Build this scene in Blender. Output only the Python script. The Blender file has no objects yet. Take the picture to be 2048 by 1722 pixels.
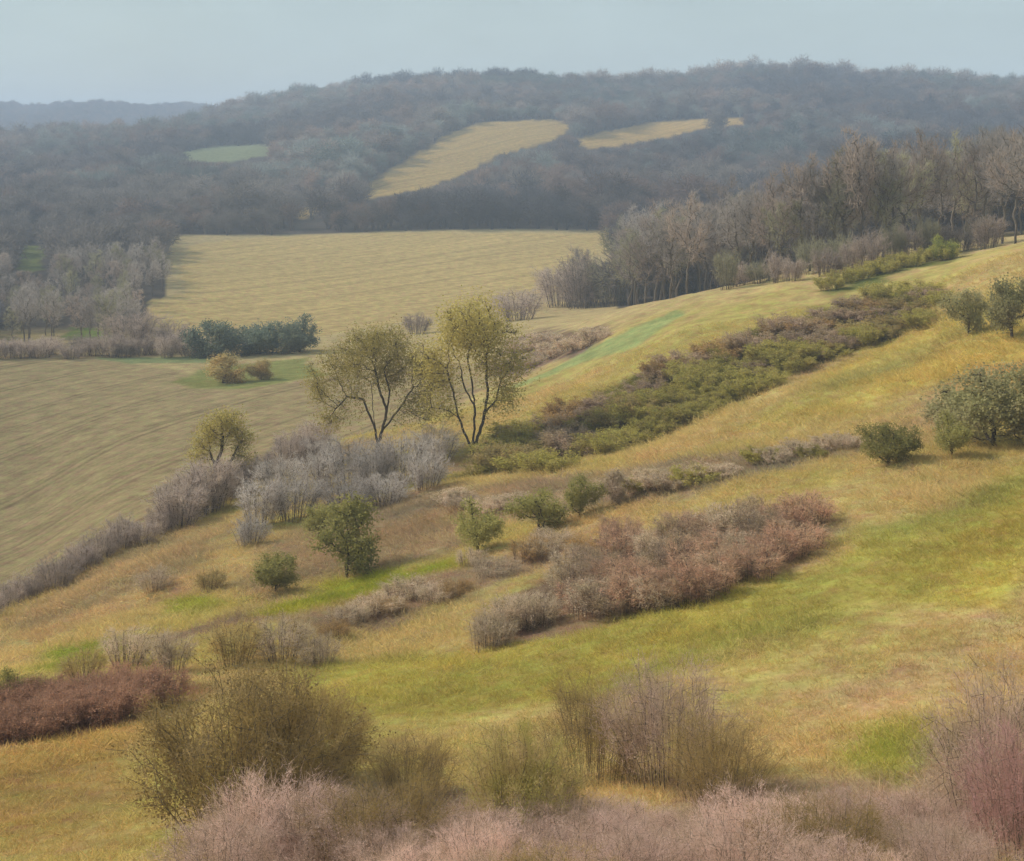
import bpy, math
import numpy as np
from mathutils import Vector

# ------------------------------------------------------------------ camera, sky, sun, exposure
F = 2813.0            # focal length in photo pixels (2048 wide)
VH = 270.0            # row of eye level
CAMZ = 60.0           # eye height above the datum
scene = bpy.context.scene
COL = scene.collection

cam_d = bpy.data.cameras.new('camera')
cam = bpy.data.objects.new('camera', cam_d); COL.objects.link(cam)
cam.location = (0, 0, CAMZ); cam.rotation_euler = (math.radians(90), 0, 0)
cam_d.sensor_width = 36.0; cam_d.lens = 36.0 * F / 2048.0
cam_d.shift_y = (VH - 861.0) / 2048.0
cam_d.clip_start = 0.1; cam_d.clip_end = 60000
scene.camera = cam

SUN_EL, SUN_AZ = 38.0, -72.0      # azimuth from +y towards +x (negative: to the left)
sx = math.sin(math.radians(SUN_AZ)) * math.cos(math.radians(SUN_EL))
sy = math.cos(math.radians(SUN_AZ)) * math.cos(math.radians(SUN_EL))
sz = math.sin(math.radians(SUN_EL))
sun_d = bpy.data.lights.new('sun', 'SUN'); sun_d.energy = 3.0; sun_d.angle = math.radians(12)
sun_d.color = (1.0, 0.94, 0.85)
sun = bpy.data.objects.new('sun', sun_d); COL.objects.link(sun)
sun.rotation_euler = Vector((sx, sy, sz)).to_track_quat('Z', 'Y').to_euler()
sun.location = (0, 0, 300)

world = bpy.data.worlds.new('World'); scene.world = world; world.use_nodes = True
wn, wl = world.node_tree.nodes, world.node_tree.links
for n in list(wn): wn.remove(n)
sky = wn.new('ShaderNodeTexSky'); sky.sky_type = 'NISHITA'; sky.sun_disc = False
sky.sun_elevation = math.radians(SUN_EL); sky.sun_rotation = math.radians(SUN_AZ)
sky.air_density = 1.3; sky.dust_density = 1.0; sky.ozone_density = 2.0
veil = wn.new('ShaderNodeMix'); veil.data_type = 'RGBA'
tc = wn.new('ShaderNodeTexCoord'); mp = wn.new('ShaderNodeMapping'); mp.inputs['Scale'].default_value = (2.0, 2.0, 5.0)
nz = wn.new('ShaderNodeTexNoise'); nz.inputs['Scale'].default_value = 2.2; nz.inputs['Detail'].default_value = 5
rp = wn.new('ShaderNodeMapRange'); rp.inputs[1].default_value = 0.3; rp.inputs[2].default_value = 0.7
rp.inputs[3].default_value = 0.70; rp.inputs[4].default_value = 0.90
veil.inputs['B'].default_value = (5.3, 6.45, 6.6, 1)      # thin high cloud over the whole sky
bg = wn.new('ShaderNodeBackground'); bg.inputs['Strength'].default_value = 0.055
wo = wn.new('ShaderNodeOutputWorld')
wl.new(tc.outputs['Generated'], mp.inputs['Vector']); wl.new(mp.outputs['Vector'], nz.inputs['Vector'])
wl.new(nz.outputs['Fac'], rp.inputs[0]); wl.new(rp.outputs[0], veil.inputs['Factor'])
nz2 = wn.new('ShaderNodeTexNoise'); nz2.inputs['Scale'].default_value = 5.0; nz2.inputs['Detail'].default_value = 7; nz2.inputs['Roughness'].default_value = .6
rp2 = wn.new('ShaderNodeMapRange'); rp2.inputs[1].default_value = .3; rp2.inputs[2].default_value = .7; rp2.inputs[3].default_value = .96; rp2.inputs[4].default_value = 1.05
sc2 = wn.new('ShaderNodeVectorMath'); sc2.operation = 'SCALE'
wl.new(mp.outputs['Vector'], nz2.inputs['Vector']); wl.new(nz2.outputs['Fac'], rp2.inputs[0]); wl.new(rp2.outputs[0], sc2.inputs['Scale'])
wl.new(sky.outputs['Color'], veil.inputs['A']); wl.new(veil.outputs['Result'], sc2.inputs[0]); wl.new(sc2.outputs[0], bg.inputs['Color'])
wl.new(bg.outputs['Background'], wo.inputs['Surface'])

vs = scene.view_settings
vs.view_transform = 'Standard'; vs.look = 'None'; vs.exposure = 0.8; vs.gamma = 1.0
scene.display_settings.display_device = 'sRGB'
cy = scene.cycles
cy.max_bounces = 6; cy.diffuse_bounces = 3; cy.transmission_bounces = 3; cy.volume_bounces = 2; cy.transparent_max_bounces = 8
cy.use_adaptive_sampling = True; cy.adaptive_threshold = 0.02
cy.use_denoising = True
try: cy.denoiser = 'OPENIMAGEDENOISE'
except Exception: pass
HAZE_DENSITY = 0.00036
HAZE_COLOR = (0.64, 0.77, 0.97)

# ------------------------------------------------------------------ helpers
rng = np.random.default_rng(11)

def lin(rgb, k=0.62):
    c = np.asarray(rgb, float) / 255.0
    c = np.where(c <= 0.04045, c / 12.92, ((c + 0.055) / 1.055) ** 2.4)
    return c * k

def _hash(ix, iy, s):
    h = (ix.astype(np.int64) * 374761393 + iy.astype(np.int64) * 668265263 + s * 974711) & 0xffffffff
    h = ((h ^ (h >> 13)) * 1274126177) & 0xffffffff
    return ((h ^ (h >> 16)) & 0xffff) / 65535.0

def vnoise(x, y, s=0):
    ix, iy = np.floor(x), np.floor(y); fx, fy = x - ix, y - iy
    fx = fx * fx * (3 - 2 * fx); fy = fy * fy * (3 - 2 * fy)
    a, b = _hash(ix, iy, s), _hash(ix + 1, iy, s)
    c, d = _hash(ix, iy + 1, s), _hash(ix + 1, iy + 1, s)
    return (a * (1 - fx) + b * fx) * (1 - fy) + (c * (1 - fx) + d * fx) * fy - 0.5

def fbm(x, y, s=0, o=4):
    r, a = 0, 1.0
    for k in range(o):
        r = r + a * vnoise(x, y, s + k * 17); x = x * 2.03 + 5.1; y = y * 2.03 + 9.7; a *= 0.5
    return r

def pchip(xk, yk, x):
    xk, yk = np.asarray(xk, float), np.asarray(yk, float)
    h = np.diff(xk); d = np.diff(yk) / h
    m = np.zeros_like(yk); m[0], m[-1] = d[0], d[-1]
    for i in range(1, len(xk) - 1):
        if d[i-1] * d[i] > 0:
            w1, w2 = 2*h[i] + h[i-1], h[i] + 2*h[i-1]
            m[i] = (w1 + w2) / (w1 / d[i-1] + w2 / d[i])
    i = np.clip(np.searchsorted(xk, x) - 1, 0, len(xk) - 2)
    t = np.clip((x - xk[i]) / h[i], 0, 1)
    return ((2*t**3 - 3*t**2 + 1) * yk[i] + (t**3 - 2*t**2 + t) * h[i] * m[i]
            + (-2*t**3 + 3*t**2) * yk[i+1] + (t**3 - t**2) * h[i] * m[i+1])

def mesh_data(name, verts, faces, smooth=False):
    """verts (n,3), faces (m,k) all of one size"""
    verts = np.asarray(verts, np.float32); faces = np.asarray(faces, np.int32)
    me = bpy.data.meshes.new(name); k = faces.shape[1]
    me.vertices.add(len(verts)); me.vertices.foreach_set('co', verts.ravel())
    me.loops.add(faces.size); me.loops.foreach_set('vertex_index', faces.ravel())
    me.polygons.add(len(faces)); me.polygons.foreach_set('loop_start', np.arange(len(faces), dtype=np.int32) * k)
    if smooth: me.polygons.foreach_set('use_smooth', np.ones(len(faces), bool))
    me.update(calc_edges=True)
    return me

def link(name, me, mat=None, parent=None):
    o = bpy.data.objects.new(name, me); COL.objects.link(o)
    if mat is not None and not me.materials: me.materials.append(mat)
    if parent is not None: o.parent = parent
    return o

# ------------------------------------------------------------------ terrain: one height function
HEAD = [(2, 3200), (8, 2050), (16, 1900)]
COLS = {   # picture column: (distance m, row where that ground shows)
 -6000: [(30,1800),(38,1700),(50,1500),(70,1380),(90,1320),(115,1250),(150,1060),(200,860),(270,712),(310,680),(400,600),(600,480),(900,370),(1300,290),(1700,295),(2000,300),(2300,260),(2700,222),(3200,225),(4500,250),(8000,262)],
 -700: [(30,1820),(38,1710),(50,1510),(70,1390),(90,1320),(108,1285),(150,1070),(200,862),(270,712),(310,680),(400,600),(600,480),(900,370),(1300,290),(1700,295),(2000,305),(2300,262),(2700,226),(3200,228),(4500,250),(8000,262)],
 0: [(30,1800),(38,1700),(50,1490),(70,1350),(90,1270),(110,1222),(150,1060),(200,860),(270,712),(310,680),(400,600),(600,480),(900,370),(1300,296),(1700,300),(2000,305),(2300,260),(2700,219),(3200,225),(4500,250),(8000,262)],
 256: [(30,1770),(40,1640),(55,1420),(70,1320),(90,1210),(105,1140),(122,1085),(150,980),(200,830),(270,715),(310,680),(400,590),(600,472),(900,360),(1300,288),(1700,290),(2000,296),(2300,262),(2700,222),(3200,228),(4500,250),(8000,262)],
 512: [(30,1760),(40,1600),(55,1400),(70,1290),(90,1165),(110,1075),(140,970),(170,880),(210,790),(250,735),(300,680),(330,660),(450,555),(600,470),(800,390),(1000,325),(1300,262),(1650,226),(1900,232),(2300,245),(2700,232),(3200,235),(4500,250),(8000,262)],
 768: [(30,1740),(40,1590),(55,1400),(70,1280),(90,1135),(110,1040),(130,965),(150,905),(180,830),(220,760),(270,700),(330,655),(450,555),(600,466),(800,385),(1000,310),(1250,235),(1500,194),(1700,192),(2200,230),(4500,255),(8000,262)],
 1024: [(28,1740),(40,1570),(55,1380),(70,1230),(90,1090),(110,990),(125,952),(132,948),(150,865),(185,778),(240,690),(300,650),(340,635),(450,550),(600,464),(800,380),(1000,300),(1250,222),(1500,180),(1800,195),(4500,255),(8000,262)],
 1280: [(28,1730),(40,1540),(55,1330),(70,1170),(90,1020),(105,945),(122,892),(130,890),(145,800),(165,725),(200,640),(235,612),(260,615),(330,610),(450,545),(600,464),(800,375),(1000,300),(1250,228),(1500,182),(1800,195),(4500,255),(8000,262)],
 1536: [(27,1730),(40,1510),(55,1280),(70,1110),(90,960),(110,860),(135,778),(142,775),(155,705),(170,640),(200,575),(225,560),(300,560),(450,520),(600,450),(800,365),(1000,290),(1250,205),(1500,158),(1800,175),(4500,255),(8000,262)],
 1792: [(26,1740),(40,1480),(55,1240),(70,1060),(90,920),(110,810),(135,720),(152,668),(160,652),(175,590),(195,550),(215,520),(230,512),(350,480),(500,430),(700,360),(1000,280),(1250,205),(1500,175),(1800,190),(4500,255),(8000,262)],
 2048: [(25,1740),(40,1450),(55,1200),(70,1020),(92,890),(110,760),(125,680),(150,580),(185,492),(200,488),(350,462),(500,420),(700,350),(1000,270),(1250,205),(1500,186),(1800,200),(4500,255),(8000,262)],
 2700: [(25,1700),(40,1380),(55,1080),(70,900),(92,740),(110,620),(125,560),(150,480),(185,410),(220,390),(350,400),(500,380),(700,320),(1000,260),(1250,200),(1500,190),(1800,200),(4500,255),(8000,262)],
 8000: [(25,1700),(40,1380),(55,1080),(70,900),(92,740),(110,620),(125,560),(150,480),(185,410),(220,390),(350,400),(500,380),(700,320),(1000,260),(1250,200),(1500,190),(1800,200),(4500,255),(8000,262)],
}
LG = np.linspace(math.log(2), math.log(8000), 900)
UK = np.array(sorted(COLS), float)
TAB = np.array([pchip([math.log(d) for d, v in HEAD + COLS[int(u)]], [v for d, v in HEAD + COLS[int(u)]], LG) for u in UK])

def row_of(u, ld):
    """base row of the ground at picture column u and log distance ld"""
    fi = np.clip((ld - LG[0]) / (LG[1] - LG[0]), 0, len(LG) - 1.001); j = fi.astype(int); fj = fi - j
    u = np.clip(u, UK[0], UK[-1] - 1e-3)
    i = np.clip(np.searchsorted(UK, u, side='right') - 1, 0, len(UK) - 2)
    def g(k):
        k = np.clip(k, 0, len(UK) - 1)
        return TAB[k, j] * (1 - fj) + TAB[k, j + 1] * fj
    p0, p1, p2, p3 = g(i - 1), g(i), g(i + 1), g(i + 2)
    x0, x1, x2, x3 = UK[np.clip(i-1, 0, None)], UK[i], UK[i+1], UK[np.clip(i+2, None, len(UK)-1)]
    h = x2 - x1; t = (u - x1) / h
    m1 = np.where(i > 0, (p2 - p0) / np.maximum(x2 - x0, 1), (p2 - p1) / h)
    m2 = np.where(i < len(UK) - 2, (p3 - p1) / np.maximum(x3 - x1, 1), (p2 - p1) / h)
    return ((2*t**3 - 3*t**2 + 1) * p1 + (t**3 - 2*t**2 + t) * h * m1 + (-2*t**3 + 3*t**2) * p2 + (t**3 - t**2) * h * m2)

def height(x, y):
    x = np.asarray(x, float); y = np.asarray(y, float)
    d = np.clip(y, 2.0, 8000.0)
    u = 1024 + F * x / d
    z = CAMZ - (row_of(u, np.log(d)) - VH) / F * d
    near = np.clip((d - 10) / 20, 0, 1) * np.clip((z - (CAMZ - 37)) / 5, .12, 1)
    z = z + near * (0.9 * fbm(x / 11, y / 11, 3, 3) + 0.25 * fbm(x / 2.6, y / 2.6, 8, 2)) * np.clip(d / 90, 0.4, 1.0)
    z = z + np.clip((d - 500) / 500, 0, 1) * 9 * fbm(x / 150, y / 150, 21, 3)
    z = z + np.clip((d - 2100) / 500, 0, 1) * 32 * fbm(x / 190, y / 700, 77, 4)
    return z

DM = np.exp(np.linspace(math.log(10), math.log(7900), 2600))
def hit(u, v):
    """first ground point on the line of sight through a photo pixel"""
    x = (u - 1024) / F * DM
    vt = VH + (CAMZ - height(x, DM)) / DM * F
    k = np.argmax(vt <= v)
    if k == 0:
        k = len(DM) - 1 if vt[0] > v else 1
    a, b = vt[k-1], vt[k]
    t = 0.5 if a == b else min(max((a - v) / (a - b), 0), 1)
    D = DM[k-1] * (1 - t) + DM[k] * t
    xx = (u - 1024) / F * D
    return float(xx), float(D), float(height(xx, D))

def world_poly(pix, n=6):
    out = []
    for (a, b) in zip(pix, pix[1:] + pix[:1]):
        for k in range(n):
            t = k / n
            out.append(hit(a[0] * (1-t) + b[0] * t, a[1] * (1-t) + b[1] * t)[:2])
    return np.array(out)

def poly_sd(px, py, P):
    """signed distance, positive inside"""
    inside = np.zeros(px.shape, bool); dist = np.full(px.shape, 1e9)
    Q = np.roll(P, -1, axis=0)
    for (ax, ay), (bx, by) in zip(P, Q):
        if abs(by - ay) > 1e-9:
            c = ((ay > py) != (by > py)) & (px < (bx - ax) * (py - ay) / (by - ay) + ax)
            inside ^= c
        ex, ey = bx - ax, by - ay; L = ex*ex + ey*ey + 1e-9
        t = np.clip(((px - ax) * ex + (py - ay) * ey) / L, 0, 1)
        dist = np.minimum(dist, np.hypot(px - ax - t*ex, py - ay - t*ey))
    return np.where(inside, dist, -dist)

# ground covers: (name of the sheet or None, outline on the ground seen in the photo, colour, edge softness)
COVERS = [
 (None, [(430,1722),(440,1600),(600,1540),(850,1570),(1250,1640),(1320,1722)], (164,140,116), .05),
 (None, [(1290,1722),(1340,1570),(1700,1560),(1900,1480),(2100,1380),(2100,1722)], (160,134,108), .05),
 (None, [(-60,1515),(270,1440),(340,1490),(260,1620),(210,1740),(-60,1740)], (182,154,94), .04),
 (None, [(-60,1500),(-60,1400),(240,1375),(390,1365),(220,1450)], (140,102,80), .04),
 (None, [(560,1380),(600,1335),(960,1290),(1250,1240),(1500,1170),(1800,1050),(2100,920),(2100,1240),(1850,1190),(1560,1260),(1400,1330),(1200,1400),(950,1420),(720,1440)], (172,158,82), .05),
 (None, [(540,1232),(690,1168),(930,1105),(900,1140),(720,1212),(600,1240)], (158,156,56), .03),
 (None, [(290,1205),(430,1182),(450,1212),(320,1232)], (154,150,62), .03),
 (None, [(80,1340),(140,1290),(290,1265),(290,1300),(130,1348)], (146,146,58), .03),
 (None, [(1690,1515),(1720,1475),(1790,1440),(1870,1420),(1900,1480),(1850,1560),(1760,1550)], (158,150,66), .07),
 (None, [(300,1275),(540,1222),(640,1240),(420,1270),(330,1300)], (146,122,96), .03),
 (None, [(620,1260),(930,1125),(1200,1050),(1190,1090),(950,1190),(700,1290)], (156,132,104), .04),
 (None, [(950,1295),(1090,1150),(1320,1060),(1600,1030),(1750,1060),(1560,1130),(1230,1240)], (150,124,98), .04),
 (None, [(930,985),(1200,950),(1500,905),(1740,880),(1740,905),(1400,985),(1200,1015),(1000,1040)], (158,138,108), .04),
 (None, [(560,1100),(620,1000),(900,980),(1000,1060),(850,1110),(620,1180),(520,1230)], (162,138,104), .05),
 (None, [(0,1250),(200,1140),(420,1040),(480,1080),(420,1180),(200,1230),(0,1300)], (170,144,102), .05),
 (None, [(1960,760),(2100,680),(2100,840),(2000,800)], (172,142,86), .05),
 (None, [(1450,880),(1700,700),(1900,640),(2100,560),(2100,700),(1900,760),(1650,850)], (178,160,92), .06),
 (None, [(930,958),(985,872),(1230,775),(1480,665),(1700,608),(1880,585),(1850,655),(1500,780),(1330,872),(1150,925)], (118,108,54), .02),
 (None, [(1640,582),(1780,532),(1900,502),(1885,526),(1700,580)], (112,110,58), .02),
 (None, [(1010,705),(1060,660),(1225,662),(1195,700),(1060,745),(1000,770)], (138,116,94), .02),
 ('grass_strip', [(990,782),(1090,745),(1200,688),(1350,620),(1362,628),(1280,690),(1180,718),(1060,765)], (184,190,122), .006),
 ('stubble_field', [(368,503),(395,487),(560,472),(800,465),(1222,467),(1218,500),(1150,530),(1120,580),(1070,590),(1000,605),(900,628),(640,672),(320,672),(290,640),(300,600),(372,588),(360,545)], (226,195,130), .003),
 ('ploughed_field', [(-350,705),(120,705),(330,740),(480,770),(640,758),(850,732),(1000,722),(985,772),(850,845),(650,884),(420,1014),(200,1119),(0,1218),(-350,1400)], (194,170,124), .008),
 ('meadow', [(345,765),(420,735),(620,715),(645,750),(480,779),(380,776)], (168,166,98), .01),
 ('meadow', [(190,716),(420,712),(425,727),(260,728)], (160,166,112), .006),
 ('hill_field', [(688,406),(760,355),(900,266),(960,245),(1110,238),(1150,255),(1090,287),(1000,312),(930,347),(850,378),(760,394)], (216,180,108), .006),
 ('hill_field', [(1130,288),(1200,264),(1330,241),(1400,237),(1520,233),(1640,230),(1500,248),(1400,258),(1330,276),(1200,298)], (218,178,102), .006),
 ('hill_field', [(560,434),(635,398),(672,402),(605,440)], (204,170,104), .005),
 ('far_meadow', [(330,310),(420,294),(530,288),(560,310),(440,326),(350,322)], (164,170,124), .008),
 ('wood_clearing', [(38,540),(45,492),(80,490),(100,500),(70,545)], (140,146,74), .005),
 ('wood_clearing', [(132,680),(140,655),(215,655),(218,682)], (142,154,74), .005),
]
for i, c in enumerate(COVERS): COVERS[i] = c + (world_poly(c[1]),)

BASE_NEAR, BASE_WOOD = (178,156,102), (104,94,84)

def cover_at(x, y):
    """albedo and sheet index at ground points"""
    n1 = fbm(x / 6, y / 6, 31, 3); n2 = fbm(x / 6, y / 6, 51, 3)
    ca, cb = x * .76 + y * .65, -x * .65 + y * .76          # along and across the slope
    big = fbm(ca / 34, cb / 9, 71, 4); mid = fbm(ca / 14, cb / 5, 171, 4); red = fbm(ca / 22, cb / 7, 271, 4)
    u = 1024 + F * x / np.maximum(y, 2)
    wf = np.clip((y - 300) / 40, 0, 1) * np.where((u > 330) & (u < 1235) & (y < 600), 0, 1)
    rgb = lin(BASE_NEAR, .92)[None, :] * (1 - wf[:, None]) + lin(BASE_WOOD)[None, :] * wf[:, None]
    def over(colr, w):
        nonlocal rgb
        w = (np.clip(w, 0, 1) * (1 - wf))[:, None]; rgb = rgb * (1 - w) + lin(colr, .92)[None, :] * w
    over((172,156,90), np.clip((big - .02) * 3.0, 0, .8))
    over((184,156,106), np.clip((mid - .12) * 3.2, 0, .7))
    over((164,138,112), np.clip((red - .22) * 3.0, 0, .7))
    far_tan = np.clip((y - 190) / 40, 0, 1) * (1 - wf)
    over((180,158,112), far_tan)
    sheet = np.zeros(len(x), int)
    for k, (nm, pix, colr, soft, P) in enumerate(COVERS):
        m = y.copy(); amp = np.minimum(soft * 1.2, 0.05) * y
        lo, hi = P.min(0), P.max(0); pad = 12 + 0.05 * y
        s = (x > lo[0] - pad) & (x < hi[0] + pad) & (y > lo[1] - pad) & (y < hi[1] + pad)
        if not s.any(): continue
        xs, ys = x[s] + n1[s] * amp[s], y[s] + n2[s] * amp[s]
        sd = poly_sd(xs, ys, P)
        w = np.clip(0.5 + sd / (soft * ys * 0.9), 0, 1); w = w * w * (3 - 2 * w)
        c = lin(colr, .60 if nm else .92) * (1 if nm else .9 + .35 * mid[s][:, None] + .25 * red[s][:, None] * np.array([1, .5, 0]))
        c = np.broadcast_to(c, (int(s.sum()), 3))
        rgb[s] = rgb[s] * (1 - w[:, None]) + c * w[:, None]
        if nm: sheet[np.where(s)[0][w > 0.5]] = k + 1
    return rgb, sheet

# ------------------------------------------------------------------ materials
def new_mat(name):
    m = bpy.data.materials.new(name); m.use_nodes = True
    nt = m.node_tree
    for n in list(nt.nodes): nt.nodes.remove(n)
    out = nt.nodes.new('ShaderNodeOutputMaterial')
    return m, nt, out

def N(nt, t, **kw):
    n = nt.nodes.new(t)
    for k, v in kw.items():
        if k in n.inputs.keys(): n.inputs[k].default_value = v
        else: setattr(n, k, v)
    return n

def ground_mat(name, stripe=None, stripe_scale=1.0, amount=0.35, bump=0.4, tram=17.0):
    m, nt, out = new_mat(name); L = nt.links.new
    at = N(nt, 'ShaderNodeAttribute', attribute_name='tint')
    co = N(nt, 'ShaderNodeTexCoord')
    n1 = N(nt, 'ShaderNodeTexNoise', Scale=0.35, Detail=8.0, Roughness=0.65)
    n2 = N(nt, 'ShaderNodeTexNoise', Scale=3.0, Detail=6.0, Roughness=0.7)
    L(co.outputs['Object'], n1.inputs['Vector']); L(co.outputs['Object'], n2.inputs['Vector'])
    r1 = N(nt, 'ShaderNodeMapRange'); r1.inputs[1].default_value = .3; r1.inputs[2].default_value = .7; r1.inputs[3].default_value = .72; r1.inputs[4].default_value = 1.25
    r2 = N(nt, 'ShaderNodeMapRange'); r2.inputs[1].default_value = .3; r2.inputs[2].default_value = .7; r2.inputs[3].default_value = .8; r2.inputs[4].default_value = 1.2
    L(n1.outputs['Fac'], r1.inputs[0]); L(n2.outputs['Fac'], r2.inputs[0])
    mu = N(nt, 'ShaderNodeMath', operation='MULTIPLY'); L(r1.outputs[0], mu.inputs[0]); L(r2.outputs[0], mu.inputs[1])
    fac = mu; hsrc = n2.outputs['Fac']
    if stripe is not None:
        mpn = N(nt, 'ShaderNodeMapping', vector_type='POINT')
        mpn.inputs['Rotation'].default_value = (0, 0, stripe)
        L(co.outputs['Object'], mpn.inputs['Vector'])
        nd = N(nt, 'ShaderNodeMapping'); nd.inputs['Scale'].default_value = (0.006, stripe_scale, 0.0)
        L(mpn.outputs['Vector'], nd.inputs['Vector'])
        ns = N(nt, 'ShaderNodeTexNoise', Scale=1.0, Detail=5.0, Roughness=0.75)
        L(nd.outputs['Vector'], ns.inputs['Vector'])
        r3 = N(nt, 'ShaderNodeMapRange'); r3.inputs[1].default_value = .3; r3.inputs[2].default_value = .7
        r3.inputs[3].default_value = 1 - amount; r3.inputs[4].default_value = 1 + amount
        L(ns.outputs['Fac'], r3.inputs[0])
        m3 = N(nt, 'ShaderNodeMath', operation='MULTIPLY'); L(mu.outputs[0], m3.inputs[0]); L(r3.outputs[0], m3.inputs[1])
        sep = N(nt, 'ShaderNodeSeparateXYZ'); L(mpn.outputs['Vector'], sep.inputs[0])
        dv = N(nt, 'ShaderNodeMath', operation='DIVIDE'); L(sep.outputs['Y'], dv.inputs[0]); dv.inputs[1].default_value = tram
        fr = N(nt, 'ShaderNodeMath', operation='FRACT'); L(dv.outputs[0], fr.inputs[0])
        pp = N(nt, 'ShaderNodeMath', operation='PINGPONG'); L(fr.outputs[0], pp.inputs[0]); pp.inputs[1].default_value = .5
        sb = N(nt, 'ShaderNodeMath', operation='SUBTRACT'); L(pp.outputs[0], sb.inputs[0]); sb.inputs[1].default_value = .9 / tram
        ab = N(nt, 'ShaderNodeMath', operation='ABSOLUTE'); L(sb.outputs[0], ab.inputs[0])
        r4 = N(nt, 'ShaderNodeMapRange'); r4.inputs[1].default_value = .2 / tram; r4.inputs[2].default_value = .55 / tram; r4.inputs[3].default_value = .80; r4.inputs[4].default_value = 1.0
        L(ab.outputs[0], r4.inputs[0])
        m4 = N(nt, 'ShaderNodeMath', operation='MULTIPLY'); L(m3.outputs[0], m4.inputs[0]); L(r4.outputs[0], m4.inputs[1])
        fac = m4; hsrc = ns.outputs['Fac']
    hs = N(nt, 'ShaderNodeTexNoise', Scale=0.9, Detail=4.0); L(co.outputs['Object'], hs.inputs['Vector'])
    hr = N(nt, 'ShaderNodeMapRange'); hr.inputs[1].default_value = .3; hr.inputs[2].default_value = .7; hr.inputs[3].default_value = .47; hr.inputs[4].default_value = .53
    L(hs.outputs['Fac'], hr.inputs[0])
    hue = N(nt, 'ShaderNodeHueSaturation'); L(hr.outputs[0], hue.inputs['Hue']); L(at.outputs['Color'], hue.inputs['Color'])
    vm = N(nt, 'ShaderNodeVectorMath', operation='SCALE'); L(hue.outputs['Color'], vm.inputs[0]); L(fac.outputs[0], vm.inputs['Scale'])
    b = N(nt, 'ShaderNodeBump', Strength=bump, Distance=0.25); L(hsrc, b.inputs['Height'])
    d = N(nt, 'ShaderNodeBsdfDiffuse', Roughness=1.0); L(vm.outputs[0], d.inputs['Color']); L(b.outputs['Normal'], d.inputs['Normal'])
    L(d.outputs[0], out.inputs['Surface'])
    return m

def leaf_mat(name, a, b, trans=0.3, noise=1.2, inst=False, jitter=0.25):
    m, nt, out = new_mat(name); L = nt.links.new
    co = N(nt, 'ShaderNodeTexCoord'); n1 = N(nt, 'ShaderNodeTexNoise', Scale=noise, Detail=3.0)
    L(co.outputs['Object'], n1.inputs['Vector'])
    r = N(nt, 'ShaderNodeMapRange'); r.inputs[1].default_value = .35; r.inputs[2].default_value = .65
    L(n1.outputs['Fac'], r.inputs[0])
    mx = N(nt, 'ShaderNodeMix', data_type='RGBA'); L(r.outputs[0], mx.inputs['Factor'])
    mx.inputs['A'].default_value = (*a, 1); mx.inputs['B'].default_value = (*b, 1)
    if inst:
        at = N(nt, 'ShaderNodeAttribute', attribute_name='tint', attribute_type='INSTANCER')
        mm = N(nt, 'ShaderNodeMix', data_type='RGBA', blend_type='MULTIPLY'); mm.inputs['Factor'].default_value = 1
        L(mx.outputs['Result'], mm.inputs['A']); L(at.outputs['Color'], mm.inputs['B'])
        col = mm.outputs['Result']
    else:
        oi = N(nt, 'ShaderNodeObjectInfo')
        rr = N(nt, 'ShaderNodeMapRange'); rr.inputs[3].default_value = 1 - jitter; rr.inputs[4].default_value = 1 + jitter
        L(oi.outputs['Random'], rr.inputs[0])
        vm = N(nt, 'ShaderNodeVectorMath', operation='SCALE'); L(mx.outputs['Result'], vm.inputs[0]); L(rr.outputs[0], vm.inputs['Scale'])
        col = vm.outputs[0]
    d = N(nt, 'ShaderNodeBsdfDiffuse'); L(col, d.inputs['Color'])
    if trans > 0:
        t = N(nt, 'ShaderNodeBsdfTranslucent'); L(col, t.inputs['Color'])
        ms = N(nt, 'ShaderNodeMixShader'); ms.inputs[0].default_value = trans
        L(d.outputs[0], ms.inputs[1]); L(t.outputs[0], ms.inputs[2]); L(ms.outputs[0], out.inputs['Surface'])
    else: L(d.outputs[0], out.inputs['Surface'])
    return m

def bark_mat(name, a, b):
    m, nt, out = new_mat(name); L = nt.links.new
    co = N(nt, 'ShaderNodeTexCoord'); mpn = N(nt, 'ShaderNodeMapping'); mpn.inputs['Scale'].default_value = (9, 9, 1.6)
    n1 = N(nt, 'ShaderNodeTexNoise', Scale=1.5, Detail=6.0); L(co.outputs['Object'], mpn.inputs['Vector']); L(mpn.outputs['Vector'], n1.inputs['Vector'])
    mx = N(nt, 'ShaderNodeMix', data_type='RGBA'); L(n1.outputs['Fac'], mx.inputs['Factor'])
    mx.inputs['A'].default_value = (*a, 1); mx.inputs['B'].default_value = (*b, 1)
    bp = N(nt, 'ShaderNodeBump', Strength=0.6, Distance=0.05); L(n1.outputs['Fac'], bp.inputs['Height'])
    d = N(nt, 'ShaderNodeBsdfDiffuse'); L(mx.outputs['Result'], d.inputs['Color']); L(bp.outputs['Normal'], d.inputs['Normal'])
    L(d.outputs[0], out.inputs['Surface'])
    return m

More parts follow.
